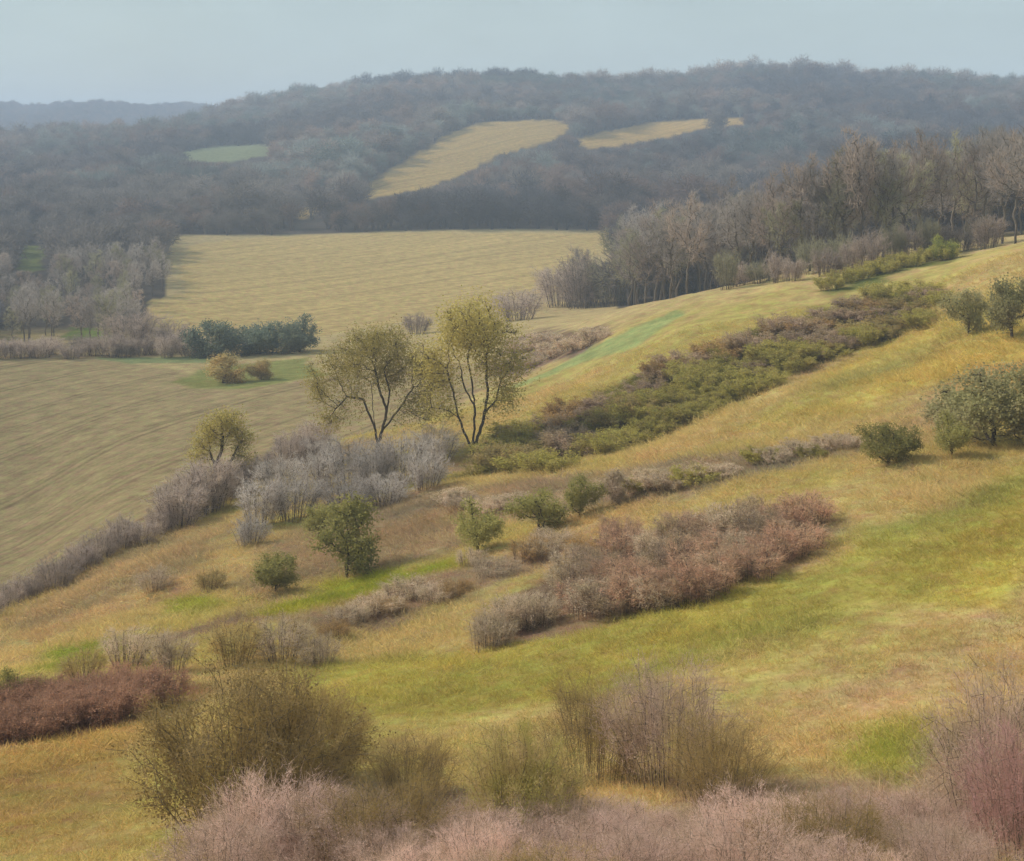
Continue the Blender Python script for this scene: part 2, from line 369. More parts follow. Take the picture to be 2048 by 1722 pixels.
MAT = {}
MAT['turf'] = ground_mat('turf')
MAT['stubble'] = ground_mat('stubble', stripe=math.radians(-52), stripe_scale=0.20, amount=0.18, bump=0.15)
MAT['ploughed'] = ground_mat('ploughed_soil', stripe=math.radians(-66), stripe_scale=0.55, amount=0.24, bump=0.25)
def pm(key, name, a, b, noise, k=1.7, trans=.5): MAT[key] = leaf_mat(name, lin(a, k), lin(b, k), trans, noise)
MAT['bark_grey'] = bark_mat('grey_bark', lin((100,92,82), .8), lin((126,114,98), .8))
MAT['bark_dark'] = bark_mat('dark_bark', lin((74,66,58), .8), lin((108,94,78), .8))
pm('spring', 'spring_leaves', (156,142,78), (142,130,78), .5, 1.5, .55)
pm('hawthorn', 'hawthorn_leaves', (118,112,66), (104,100,58), 2.5, 2.1)
pm('greyolive', 'grey_olive_leaves', (112,108,72), (118,110,80), 2.5, 1.8)
pm('teal', 'evergreen_leaves', (88,98,86), (100,102,82), 2.0)
pm('olive', 'olive_twigs', (138,116,72), (122,112,76), 2.5, 1.8)
pm('fg_olive', 'olive_brown_twigs', (132,112,68), (130,112,78), 3.5, 1.55)
pm('fg_mauve', 'mauve_and_olive_twigs', (164,140,128), (144,126,100), 3.0, 1.8)
pm('fg_green', 'green_and_brown_twigs', (122,116,62), (136,116,84), 3.0, 1.8)
pm('fg_red', 'red_mauve_twigs', (152,118,114), (138,108,98), 2.5, 1.7)
pm('mauve', 'mauve_twigs', (156,138,120), (140,126,100), 2.5, 2.0)
pm('pink', 'pink_dry_stems', (176,150,140), (156,134,116), 3.0, 1.75)
pm('greytwig', 'grey_blossom_twigs', (152,144,136), (132,122,114), 2.0)
pm('hedge', 'dark_hedge_twigs', (122,110,102), (132,118,104), 1.5, 2.0)
pm('bramble', 'bramble_stems', (150,116,96), (140,120,96), 2.5, 2.0)
pm('gorse', 'green_scrub_leaves', (122,116,58), (120,108,62), 2.5, 2.1)
pm('rust', 'rust_scrub_leaves', (146,118,76), (130,110,78), 2.0)
pm('purple', 'purple_brown_twigs', (136,116,100), (128,112,82), 2.0, 1.9)
pm('lime', 'lime_leaves', (140,140,72), (122,126,66), 1.5)
pm('wood_a', 'grey_brown_twigs', (114,107,102), (122,115,106), .25, 1.9)
pm('wood_b', 'russet_twigs', (121,107,97), (116,107,97), .25, 1.9)
pm('wood_c', 'ivy_green_twigs', (110,108,86), (118,110,88), .25, 1.9)
pm('redscrub', 'red_scrub_stems', (138,106,86), (128,98,78), 2.0, 1.8)
MAT['belt'] = leaf_mat('dark_belt_twigs', lin((84,84,88), .9), lin((72,72,76), .9), .4, .3)
MAT['far'] = leaf_mat('far_wood_twigs', (1, 1, 1), (.85, .85, .85), .5, .3, inst=True)
MAT['grass'] = leaf_mat('grass_blades', (1, 1, 1), (.9, .9, .9), .5, 2.0, inst=True)

# ------------------------------------------------------------------ ground sheets
t_in = np.linspace(-0.44, 0.44, 330)
t_l = -np.geomspace(0.45, 1.6, 26)[::-1]; t_r = np.geomspace(0.45, 1.6, 26)
TX = np.concatenate([t_l, t_in, t_r])
DR = np.concatenate([np.geomspace(2, 24, 24)[:-1], np.geomspace(24, 360, 380)[:-1], np.geomspace(360, 1700, 120)[:-1], np.geomspace(1700, 8000, 40)])
gt, gd = np.meshgrid(TX, DR)
gx, gy = (gt * gd).ravel(), gd.ravel()
gz = height(gx, gy)
rgb, sheet = cover_at(gx, gy)
nR, nC = len(DR), len(TX)
ii = (np.arange(nR - 1)[:, None] * nC + np.arange(nC - 1)[None, :]).ravel()
quads = np.stack([ii, ii + 1, ii + nC + 1, ii + nC], 1)
fs = np.max(sheet[quads] * (sheet[quads] == sheet[quads[:, :1]]).all(1)[:, None], 1)

def sheet_object(name, sel, mat):
    q = quads[sel]; used, inv = np.unique(q, return_inverse=True)
    me = mesh_data(name, np.stack([gx[used], gy[used], gz[used]], 1), inv.reshape(q.shape), True)
    ca = me.attributes.new('tint', 'FLOAT_COLOR', 'POINT')
    ca.data.foreach_set('color', np.concatenate([rgb[used], np.ones((len(used), 1))], 1).astype(np.float32).ravel())
    o = link(name, me, mat); o['kind'] = 'structure'
    return o
SHEET_LABEL = {'grass_strip': 'bright green grass strip running up beside the tan spur',
               'stubble_field': 'pale straw coloured field on the valley floor',
               'ploughed_field': 'brown furrowed field on the left behind the hedge',
               'meadow': 'green meadow edge at the far side of the brown field',
               'hill_field': 'yellow field on the wooded hillside',
               'far_meadow': 'green meadow among the far woods on the left',
               'wood_clearing': 'bright green clearing in the left wood'}
g = sheet_object('ground', fs == 0, MAT['turf']); g['label'] = 'grassy hillside and valley ground under woods and scrub'
for k, c in enumerate(COVERS):
    if c[0] and (fs == k + 1).any():
        mt = {'stubble_field': 'stubble', 'ploughed_field': 'ploughed', 'hill_field': 'stubble'}.get(c[0], 'turf')
        o = sheet_object(c[0], fs == k + 1, MAT[mt]); o['label'] = SHEET_LABEL[c[0]]

# ------------------------------------------------------------------ plant generators (unit size: height 1)
def unit(v): return v / np.maximum(np.linalg.norm(v, axis=-1, keepdims=True), 1e-9)

def rand_dirs(r, n): return unit(r.normal(size=(n, 3)))

def slivers(p, d, ln, w, r):
    s = unit(np.cross(d, rand_dirs(r, len(p)))) * w[:, None]
    V = np.stack([p - s, p + s, p + d * ln[:, None]], 1).reshape(-1, 3)
    return V, np.arange(len(V)).reshape(-1, 3)

def leaves(p, d, ln, w, r):
    s = unit(np.cross(d, rand_dirs(r, len(p)))) * w[:, None]
    m = p + d * (ln * .5)[:, None]
    V = np.stack([p, m + s, p + d * ln[:, None], m - s], 1).reshape(-1, 3)
    return V, np.arange(len(V)).reshape(-1, 4)

def colonize(r, stems, attr, step, kill, infl, iters=70):
    """space colonisation from given stems (lists of points); returns pos, parent, stem id"""
    pos, par, sid = [], [], []
    for k, st in enumerate(stems):
        prev = -1
        if k > 0 and st[0] is not None and len(pos):
            q = np.array(pos); prev = int(np.argmin(np.linalg.norm(q - np.array(st[0]), axis=1)))
        pts = [np.array(a, float) for a in st]
        for a, b in zip(pts, pts[1:]):
            n = max(1, int(np.linalg.norm(b - a) / step))
            for t in range(n + 1):
                if (t == 0 and prev >= 0): continue
                q = a + (b - a) * t / n
                if t not in (0, n): q = q + r.normal(size=3) * step * .10
                pos.append(q); par.append(prev); sid.append(k); prev = len(pos) - 1
    P = np.array(pos); A = attr.copy()
    dist = np.linalg.norm(A[:, None] - P[None], axis=2); near = dist.argmin(1); nd = dist.min(1)
    par = list(par); sid = list(sid)
    for it in range(iters):
        act = nd < infl
        if not act.any(): break
        ids = np.unique(near[act]); new = []
        for i in ids:
            v = unit(A[act & (near == i)] - P[i]).mean(0) + r.normal(size=3) * .18
            v = v / (np.linalg.norm(v) + 1e-9)
            new.append(P[i] + v * step); par.append(int(i)); sid.append(sid[i])
        base = len(P); P = np.vstack([P, new])
        d2 = np.linalg.norm(A[:, None] - P[None, base:], axis=2)
        j = d2.argmin(1); b = d2.min(1); u = b < nd
        near[u] = base + j[u]; nd[u] = b[u]
        keep = nd > kill
        A, near, nd = A[keep], near[keep], nd[keep]
        if not len(A): break
    return P, np.array(par), np.array(sid)

def radii(P, par, tip, power=2.3, base_max=None):
    n = len(P); acc = np.zeros(n)
    ch = np.zeros(n, int)
    for i in range(n):
        if par[i] >= 0: ch[par[i]] += 1
    for i in range(n - 1, -1, -1):
        if ch[i] == 0: acc[i] = tip ** power
    order = range(n - 1, -1, -1)
    for i in order:
        if par[i] >= 0: acc[par[i]] += acc[i]
    R = np.maximum(acc, tip ** power) ** (1 / power)
    if base_max: R = np.minimum(R, base_max)
    return R, ch

def tubes(P, par, R, sel, sides=5):
    i = np.where(sel & (par >= 0))[0]; a, b = P[par[i]], P[i]
    d = unit(b - a); a = a - d * R[i][:, None] * .4
    ref = np.where(np.abs(d[:, 2:3]) > .9, np.array([[1., 0, 0]]), np.array([[0, 0, 1.]]))
    s = unit(np.cross(d, ref)); t = np.cross(d, s)
    an = np.arange(sides) * 2 * math.pi / sides
    ring = s[:, None] * np.cos(an)[None, :, None] + t[:, None] * np.sin(an)[None, :, None]
    ra = np.minimum(R[par[i]], R[i] * 1.5)
    V = np.concatenate([a[:, None] + ring * ra[:, None, None], b[:, None] + ring * R[i][:, None, None]], 1)
    k = np.arange(sides); q = np.stack([k, (k + 1) % sides, (k + 1) % sides + sides, k + sides], 1)
    Fc = q[None] + (np.arange(len(i)) * 2 * sides)[:, None, None]
    return V.reshape(-1, 3), Fc.reshape(-1, 4)

def blob_points(r, lobes, n, shell=0.35):
    """points in a union of ellipsoid lobes (cx,cy,cz,rx,ry,rz)"""
    lobes = np.array(lobes, float); vol = lobes[:, 3] * lobes[:, 4] * lobes[:, 5]
    k = r.choice(len(lobes), n, p=vol / vol.sum())
    q = rand_dirs(r, n) * (r.random(n) ** shell)[:, None]
    return lobes[k, :3] + q * lobes[k, 3:], q

def lump(r, cx, cz, rx, rz, n, sub=(.35, .6)):
    """an uneven crown: n sub-lobes spread over an ellipsoid"""
    out = [(cx, 0, cz, rx * .62, rx * .62, rz * .62)]
    for _ in range(n):
        d = rand_dirs(r, 1)[0]; s = r.uniform(*sub)
        out.append((cx + d[0] * rx * .62, d[1] * rx * .62, cz + d[2] * rz * .62, rx * s, rx * s, rz * s))
    return out

PROTO = {}
def proto(kind, parts): PROTO[kind] = parts      # list of (part name, mesh, material key or None)

def make_bare_tree(key, seed, crown=(0, .62, .25, .37), fork=.3, ntw=10, wmat='wood_a', twig=.075, w=.0022, stems=None, nattr=300):
    r = np.random.default_rng(seed)
    L = lump(r, crown[0], crown[1], crown[2], crown[3], 8)
    A, _ = blob_points(r, L, nattr, .45)
    st = stems or [[(0, 0, -.03), (r.normal()*.01, r.normal()*.01, fork * .5), (r.normal()*.02, r.normal()*.02, fork)]]
    P, par, sid = colonize(r, st, A, .032, .05, .30)
    R, ch = radii(P, par, .0017, 2.25, .022)
    V, Q = tubes(P, par, R, np.ones(len(P), bool), 5)
    thin = np.where(R < .0045)[0]
    idx = np.repeat(thin, ntw); p = P[idx] + r.normal(size=(len(idx), 3)) * .012
    out = P[idx] - np.array([crown[0], 0, crown[1] - .2]); out = unit(out) * .7 + r.normal(size=p.shape) * .55; out[:, 2] += .35
    d = unit(out); TV, TF = slivers(p, d, r.uniform(.5, 1.2, len(p)) * twig, np.full(len(p), w), r)
    proto(key, [('trunk', mesh_data(key + '_trunk', V, Q, True), 'bark_grey'), ('crown', mesh_data(key + '_crown', TV, TF), wmat)])

def make_leafy(key, seed, lobes, stem_h, nleaf, lsize, bark='bark_dark', wmat=None, nattr=160, lw=.45, tipr=.004, stems=None, shell=.5, spread=.03):
    r = np.random.default_rng(seed)
    A, _ = blob_points(r, lobes, nattr, .5)
    st = stems or [[(0, 0, -.05), (r.normal()*.02, r.normal()*.02, stem_h)]]
    P, par, sid = colonize(r, st, A, .05, .07, .45)
    R, ch = radii(P, par, tipr, 2.2, .045)
    V, Q = tubes(P, par, R, np.ones(len(P), bool), 5)
    thin = np.where(R < tipr * 2.2)[0]
    n1 = nleaf // 2
    p1 = P[r.choice(thin, n1)] + r.normal(size=(n1, 3)) * spread
    p2, _ = blob_points(r, lobes, nleaf - n1, shell)
    p = np.vstack([p1, p2]); d = rand_dirs(r, len(p)); ln = r.uniform(.6, 1.3, len(p)) * lsize
    TV, TF = leaves(p, d, ln, ln * lw, r)
    proto(key, [('trunk', mesh_data(key + '_trunk', V, Q, True), bark), ('crown', mesh_data(key + '_crown', TV, TF), wmat)])

def make_twiggy(key, seed, nst, width, ntw, twig, w, wmat=None, upright=.5, leaf=0, lsize=.02, bark='bark_grey', dome=.5):
    """many stems fanning from the base, wrapped in fine twigs"""
    r = np.random.default_rng(seed)
    pos, par = [], []
    for s in range(nst):
        a = r.uniform(0, 2 * math.pi); rad = width * .5 * math.sqrt(r.random())
        hgt = r.uniform(.7, 1.02) * math.sqrt(max(0, 1 - dome * (rad / (width * .5)) ** 2))
        b = np.array([math.cos(a), math.sin(a), 0]) * rad
        b0 = b * (1 - upright * .75); b0[2] = -.05; prev = -1; K = 9
        for k in range(K + 1):
            t = k / K
            q = b0 * (1 - t) + b * t * (1.0 if t < .8 else 1.04); q[2] = -.05 + (hgt + .05) * t ** .9
            q = q + r.normal(size=3) * .016 * t
            pos.append(q); par.append(prev); prev = len(pos) - 1
            if k > 3 and r.random() < .8:
                dv = unit(r.normal(size=3) * .6 + np.array([b[0], b[1], .3])); pq = prev
                for m in range(2):
                    q2 = pos[pq] + dv * r.uniform(.05, .1); pos.append(q2); par.append(pq); pq = len(pos) - 1
    P, par = np.array(pos), np.array(par)
    R, ch = radii(P, par, .0028 if nst < 65 else .0014, 2.3, .02 if nst < 65 else .009)
    V, Q = tubes(P, par, R, np.ones(len(P), bool), 4)
    z = P[:, 2]; cand = np.where(z > .12)[0]
    n = ntw; idx = r.choice(cand, n); p = P[idx] + r.normal(size=(n, 3)) * np.array([.035, .035, .03])
    out = np.stack([P[idx, 0], P[idx, 1], np.full(n, .3)], 1) * .9 + r.normal(size=(n, 3)) * .5; out[:, 2] += .35
    TV, TF = slivers(p, unit(out), r.uniform(.5, 1.3, n) * twig, np.full(n, w), r)
    parts = [('stem', mesh_data(key + '_stems', V, Q, True), bark), ('twigs', mesh_data(key + '_twigs', TV, TF), wmat)]
    if leaf:
        idx = r.choice(cand, leaf); p = P[idx] + r.normal(size=(leaf, 3)) * .045
        ln = r.uniform(.6, 1.3, leaf) * lsize; LV, LF = leaves(p, rand_dirs(r, leaf), ln, ln * .4, r)
        parts.append(('foliage', mesh_data(key + '_foliage', LV, LF), wmat))
    proto(key, parts)

MESHMAT = {}
def with_mat(me, key):
    """the mesh, or a copy sharing nothing but shape, wearing that material"""
    k = (me.name, key)
    if k not in MESHMAT:
        m = me if not me.materials and not any(q[0] == me.name for q in MESHMAT) else me.copy()
        m.materials.clear(); m.materials.append(MAT[key]); MESHMAT[k] = m
    return MESHMAT[k]

COUNT = {}
def place(name, key, loc, hgt, wid=None, mat=None, rot=None, label='', cat='', group=None, sink=.0, lean=0):
    """one plant: an Empty at its foot that carries its parts; hgt and wid in metres"""
    e = bpy.data.objects.new(name, None); COL.objects.link(e)
    e.empty_display_size = .5
    sxy = hgt if wid is None else wid
    e.location = (loc[0], loc[1], loc[2] - sink * hgt); e.scale = (sxy, sxy, hgt)
    e.rotation_euler = (0, lean, rng.uniform(0, 6.28) if rot is None else rot)
    for pn, me, mk in PROTO[key]:
        o = bpy.data.objects.new(pn, with_mat(me, mk if (mk and pn in ('trunk', 'stem', 'limb')) else (mat or mk))); COL.objects.link(o); o.parent = e
        if pn in ('stem', 'twigs', 'foliage', 'crown'): o['kind'] = 'stuff'
    e['label'] = label; e['category'] = cat
    if group: e['group'] = group
    return e

def place_px(name, key, u, v, hpx, wpx=None, unitw=None, **kw):
    """stand a plant on the ground seen at (u, v); hpx, wpx its size there in photo pixels"""
    x, y, z = hit(u, v); s = y / F
    return place(name, key, (x, y, z), hpx * s, None if wpx is None else wpx * s / unitw, **kw)

# --- prototypes
for k in range(5):
    make_bare_tree('wood%d' % k, 100 + k, crown=(0, .62, .20 + .03 * (k % 3), .36), fork=.22 + .05 * (k % 3))
for k in range(4):
    r0 = np.random.default_rng(300 + k)
    make_leafy('haw%d' % k, 310 + k, lump(r0, 0, .54, .54, .46, 12, (.25, .5)), .18, 8000, .027)
for k in range(3):
    r0 = np.random.default_rng(340 + k)
    make_leafy('spread%d' % k, 350 + k, lump(r0, 0, .50, .66, .46, 16, (.2, .42)), .16, 11000, .025)
for k in range(4):
    make_twiggy('shrub%d' % k, 400 + k, 38, 1.1, 4200, .14, .0040, upright=.6)
for k in range(3):
    make_twiggy('bram%d' % k, 430 + k, 60, 1.3, 3000, .22, .0045, upright=.15, dome=.2, leaf=900, lsize=.05)
for k in range(3):
    make_twiggy('scrub%d' % k, 460 + k, 30, 1.4, 2200, .15, .005, upright=.5, leaf=3600, lsize=.05)
for k in range(3):
    make_twiggy('bigtwig%d' % k, 500 + k, 72, 1.25, 9500, .15, .0015, upright=.5, leaf=3500, lsize=.014, dome=.55)
for k in range(2):
    make_twiggy('bigleaf%d' % k, 520 + k, 70, 1.3, 13000, .12, .0015, upright=.65, leaf=20000, lsize=.015, dome=.75)

# ------------------------------------------------------------------ the pair of tall spring trees
def hero_tree(u, v, hpx, stems, crown_lobes, nleaf, seed, label, cat='tree', wmat='spring', lsize=.0100, tipr=.0012):
    x, y, z = hit(u, v); H = hpx * y / F; r = np.random.default_rng(seed)
    A, _ = blob_points(r, crown_lobes, 420, .5)
    P, par, sid = colonize(r, stems, A, .028, .042, .22)
    R, ch = radii(P, par, tipr, 2.25, .020)
    Rt = R * np.where(R > tipr * 3, 1.45, 1.0) * np.where(P[:, 2] < .10, 1.35, 1.0)
    e = bpy.data.objects.new('spring_tree', None); COL.objects.link(e); e.location = (x, y, z - .2); e.scale = (H, H, H)
    for k in range(len(stems)):
        V, Q = tubes(P, par, Rt, sid == k, 6)
        if len(V):
            o = link('trunk' if k == 0 else 'limb', mesh_data('spring_limb', V, Q, True), MAT['bark_dark'], e)
    thin = np.where(R < tipr * 2.0)[0]
    wgt = r.random(len(thin)) ** 2 + .10; wgt /= wgt.sum()      # leaves gather in uneven clumps
    n = nleaf; idx = r.choice(thin, n, p=wgt); p = P[idx] + r.normal(size=(n, 3)) * .045
    ln = r.uniform(.6, 1.3, n) * lsize; TV, TF = leaves(p, rand_dirs(r, n), ln, ln * .45, r)
    cr = link('crown', mesh_data('spring_crown', TV, TF), MAT[wmat], e)
    nt = n // 8; idx = r.choice(thin, nt); d = unit(P[idx] - np.array([0, 0, .35]) + r.normal(size=(nt, 3)) * .3)
    SV, SF = slivers(P[idx], d, r.uniform(.02, .05, nt), np.full(nt, .0009), r)
    link('twigs', mesh_data('spring_twigs', SV, SF), MAT['bark_dark'], cr)
    e['label'] = label; e['category'] = cat; e['group'] = 'yellow green spring trees in the valley'
    return e

hero_tree(945, 918, 338,
    [[(0,0,-.03),(.0,.01,.08)], [(0,.01,.07),(.015,.03,.27),(.0,.04,.42),(-.03,.05,.6)], [(0,.01,.06),(-.06,-.02,.20),(-.10,-.04,.36),(-.15,-.05,.55)],
     [(.0,.01,.06),(.06,.02,.22),(.09,.0,.40),(.08,-.02,.62)], [(.015,.03,.30),(-.05,.02,.44),(-.08,.06,.58)], [(-.06,-.02,.25),(-.16,-.03,.31),(-.24,-.02,.32)],
     [(.07,.02,.28),(.14,.0,.36),(.17,.03,.48)]],
    [(0,0,.80,.20,.20,.18),(-.10,0,.70,.15,.15,.12),(.14,0,.72,.14,.15,.13),(-.02,.1,.86,.14,.14,.12),(-.2,0,.48,.10,.12,.11),(.18,0,.52,.09,.1,.1),(-.24,0,.38,.12,.1,.09),(.02,-.12,.7,.15,.1,.15),(-.26,0,.62,.12,.12,.14),(.24,0,.60,.10,.12,.12),(.22,0,.38,.08,.1,.08),(-.12,0,.30,.09,.09,.07),(.12,0,.30,.07,.08,.07)],
    24000, 901, 'taller right-hand tree of the yellow-green pair, with several forked ascending limbs')
hero_tree(755, 915, 275,
    [[(0,0,-.03),(.0,0,.12)], [(0,0,.10),(-.03,.02,.30),(-.05,.03,.55)], [(0,0,.10),(.06,-.02,.30),(.09,-.02,.50),(.05,-.02,.66)],
     [(-.01,0,.20),(-.10,-.02,.44),(-.22,-.03,.46),(-.34,-.02,.32)], [(.03,0,.2),(.17,.04,.38),(.26,.05,.52)], [(.07,-.02,.36),(.02,-.03,.50),(-.02,-.02,.68)]],
    [(0,0,.82,.26,.24,.16),(-.26,0,.70,.20,.2,.17),(.24,0,.72,.18,.2,.16),(-.40,0,.48,.15,.15,.14),(.34,0,.52,.12,.14,.14),(-.36,0,.28,.12,.12,.10),(.08,.1,.62,.14,.14,.1),(-.1,-.12,.66,.16,.12,.14),(.42,0,.66,.12,.14,.13),(-.46,0,.62,.10,.12,.12),(.36,0,.34,.10,.12,.10),(-.2,0,.36,.12,.1,.09),(.18,0,.30,.09,.1,.08)],
    30000, 902, 'left-hand tree of the yellow-green pair, broad crown and drooping left limb')
hero_tree(434, 992, 182,
    [[(0,0,-.03),(.0,0,.06)], [(0,0,.04),(-.02,.0,.34),(-.08,.0,.52)], [(0,0,.04),(.13,.02,.2),(.15,.02,.4),(.22,.02,.55)], [(-.02,0,.36),(.04,.02,.5),(.06,.02,.65)]],
    [(.1,0,.82,.24,.20,.16),(-.08,0,.68,.18,.18,.15),(.24,0,.66,.15,.16,.14),(-.2,0,.50,.14,.14,.12),(.3,0,.48,.10,.12,.1)],
    10000, 903, 'small slender two-stemmed yellowish tree at the edge of the brown field', lsize=.015, tipr=.0022)

# ------------------------------------------------------------------ hillside trees and bushes
HW = 'hawthorns scattered over the near hillside'
for (u, v, h, w, key, mat, lab) in [
    (698,1155,168,185,'haw0','hawthorn','largest dark green hawthorn left of centre, standing at the top of a lime patch'),
    (640,1075,90,80,'haw1','hawthorn','small dark bush tucked behind the left of the largest hawthorn'),
    (552,1184,92,130,'haw2','hawthorn','low dark hawthorn below and left of the largest hawthorn'),
    (955,1104,118,120,'haw3','hawthorn','upright green hawthorn with a thin trunk in the middle of the slope'),
    (1078,1064,112,130,'haw1','hawthorn','green hawthorn right of the thin-trunked one on mid slope'),
    (1160,1032,92,95,'haw2','hawthorn','leaning hawthorn between two bushes on the middle terrace'),
    (1226,1008,72,78,'haw0','mauve','greyish small thorn tree with a short dark trunk at the terrace end'),
    (1776,928,112,160,'spread0','hawthorn','squat dark green thorn bush on the right slope, trunk leaning left'),
    (1903,914,100,95,'haw3','hawthorn','narrow dark thorn under the big spreading tree on the right'),
    (1990,892,190,290,'spread1','greyolive','big spreading grey-olive thorn tree at the right edge'),
    (1937,670,112,105,'haw2','greyolive','thin-trunked small tree near the top of the right slope'),
    (2024,678,170,130,'haw1','greyolive','taller small tree at the upper right edge of the picture'),
    (2085,890,185,220,'spread2','greyolive','thorn tree cut by the right edge beside the spreading tree'),
    (1905,872,110,130,'spread0','greyolive','low thicket at the left foot of the spreading tree'),
    (30,1420,95,110,'haw3','hawthorn','dark green bush at the left edge above the rust red scrub')]:
    place_px('thorn_tree', key, u, v, h, w, 1.0 if key[0] == 'h' else 1.2, mat=mat, label=lab, cat='tree', group=HW, sink=.05)

# ------------------------------------------------------------------ valley trees beyond the brown field
VT = 'dark trees at the far edge of the brown field'
for (u, v, h, w, key, mat, lab) in [
    (428,714,112,125,'haw1','teal','tallest blue-green tree at the far edge of the brown field'),
    (520,708,86,120,'haw2','teal','mid blue-green tree between the two taller valley trees'),
    (600,704,96,105,'haw3','teal','dark teal tree at the right end of the valley row'),
    (475,710,52,90,'scrub0','teal','low blue-green bush between the tallest and mid valley trees'),
    (562,706,50,80,'scrub1','teal','low blue-green bush left of the dark teal valley tree'),
    (345,705,62,100,'shrub0','hedge','low grey bush left of the tallest valley tree'),
    (450,766,66,120,'haw0','olive','brown-green bush standing on the green meadow edge'),
    (522,760,55,70,'haw2','olive','small round tree on the meadow, right of the brown-green bush'),
    (258,705,85,120,'shrub1','hedge','broad grey-brown bush beside the bright green clearing'),
    (1040,640,62,120,'shrub2','hedge','dark grey clump at the near corner of the pale field'),
    (1120,612,85,110,'shrub1','hedge','large dark bush at the left end of the right wood'),
    (1170,616,110,120,'shrub0','hedge','tallest dark bush at the left end of the right wood'),
    (1225,612,100,110,'shrub3','wood_c','greenish bush right of the dark bushes at the wood end'),
    (832,668,42,56,'shrub3','hedge','small round grey bush between the crowns of the tall pair'),
    (1885,520,62,66,'haw3','lime','bright lime-green bush on the skyline of the right slope')]:
    place_px('valley_tree' if key[0] == 'h' else 'valley_shrub', key, u, v, h, w, 1.0 if key[0] == 'h' else 1.1, mat=mat, label=lab, cat='tree' if key[0] == 'h' else 'shrub', group=VT if u < 700 else None, sink=.14 if key[0] == 'h' else .02)

_ONE = 'first second third fourth fifth sixth seventh eighth ninth tenth eleventh twelfth thirteenth fourteenth fifteenth sixteenth seventeenth eighteenth nineteenth'.split()
def nth(i):
    n = i + 1
    if n < 20: return _ONE[n - 1]
    t = {2: 'twent', 3: 'thirt', 4: 'fort', 5: 'fift'}[n // 10]
    return t + 'ieth' if n % 10 == 0 else t + 'y-' + _ONE[n % 10 - 1]
TONE = {'gorse': 'dark green', 'rust': 'orange-brown', 'purple': 'purple-brown', 'bramble': 'reddish', 'mauve': 'grey-mauve', 'olive': 'olive', 'hedge': 'dark grey', 'fg_mauve': 'mauve', 'fg_olive': 'olive', 'pink': 'pinkish', 'wood_a': 'bare grey', 'wood_b': 'bare russet-brown', 'wood_c': 'ivy-green'}

# ------------------------------------------------------------------ field hedge (dark twiggy shrubs), pale blackthorn, scrub
def line_pts(pts, n, jit=0.0, r=rng):
    pts = np.array(pts, float); s = np.r_[0, np.cumsum(np.linalg.norm(np.diff(pts, axis=0), axis=1))]
    t = (np.arange(n) + r.uniform(.2, .8, n)) / n * s[-1]
    return np.stack([np.interp(t, s, pts[:, 0]), np.interp(t, s, pts[:, 1])], 1) + r.normal(size=(n, 2)) * jit

for i, (u, v) in enumerate(line_pts([(-60,1262),(0,1228),(200,1126),(420,1022),(560,945),(650,895)], 30, 5)):
    f = rng.uniform(.7, 1.25); big = 1.55 if 330 < u < 430 else 1.0
    place_px('hedge_shrub', 'shrub%d' % (i % 4), u, v, 58 * f * big, 72 * f * big, 1.1, mat='hedge', cat='shrub',
             label='%s shrub from the left in the dark hedge below the brown field' % nth(i), group='shrubs of the hedge along the brown field')

for i, (u, v, h, w) in enumerate(sorted([(520,1052,95,110),(585,1040,90,110),(640,985,85,110),(700,965,85,110),(745,985,90,110),(800,965,95,120),(850,980,80,90),(690,1020,70,120),(770,1010,60,120),(560,985,70,100),(870,925,70,110),(645,930,60,90),(500,1090,55,80)])):
    place_px('blackthorn_bush', 'shrub%d' % (i % 4), u, v, h, w, 1.1, mat='greytwig', cat='bush',
             label='%s pale grey blackthorn from the left in the thicket below the tall pair' % nth(i), group='pale grey blackthorn thicket')
for i, (u, v) in enumerate(line_pts([(-30,716),(120,712),(250,714),(420,712)], 15, 3)):
    place_px('field_edge_shrub', 'shrub%d' % (i % 4), u, v, rng.uniform(28, 48), rng.uniform(50, 75), 1.1, mat='hedge', cat='shrub',
             label='%s dark shrub from the left along the far side of the brown field' % nth(i), group='dark shrubs along the far side of the brown field')

for i, (u, v) in enumerate(np.vstack([line_pts([(960,950),(1150,918),(1330,868),(1500,778),(1700,688),(1880,640)], 38, 6), line_pts([(1000,900),(1200,830),(1400,735),(1560,680),(1860,592)], 40, 10), line_pts([(985,925),(1170,880),(1360,805),(1530,730),(1870,620)], 40, 6)])):
    m = ['gorse','gorse','olive','gorse','purple','purple','rust'][int(np.clip(fbm(np.array([u / 70.]), np.array([v / 45.]), 5, 2)[0] * 5 + 2.6 + (2 if i >= 38 else -1) * (i < 78) + rng.normal() * .9, 0, 6))]
    s = rng.uniform(.75, 1.3) * (1 - .25 * (u - 960) / 900)
    place_px('gully_scrub', 'scrub%d' % (i % 3), u, v, 40 * s * rng.uniform(.7, 1.2), 112 * s, 1.4, mat=m, cat='scrub bush',
             label='%s %s scrub bush from the left, %s row of the gully' % (nth(i if i < 38 else (i - 38 if i < 78 else i - 78)), TONE[m], 'near' if i < 38 else ('far' if i < 78 else 'middle')),
             group='scrub bushes in the gully')
for i, (u, v) in enumerate(line_pts([(1640,584),(1750,550),(1840,528),(1900,512)], 9, 4)):
    place_px('spur_scrub', 'scrub%d' % (i % 3), u, v, 30, 60, 1.4, mat='gorse', cat='scrub bush', label='%s low green scrub bush from the left in the strip below the right wood' % nth(i), group='scrub strip below the right wood')

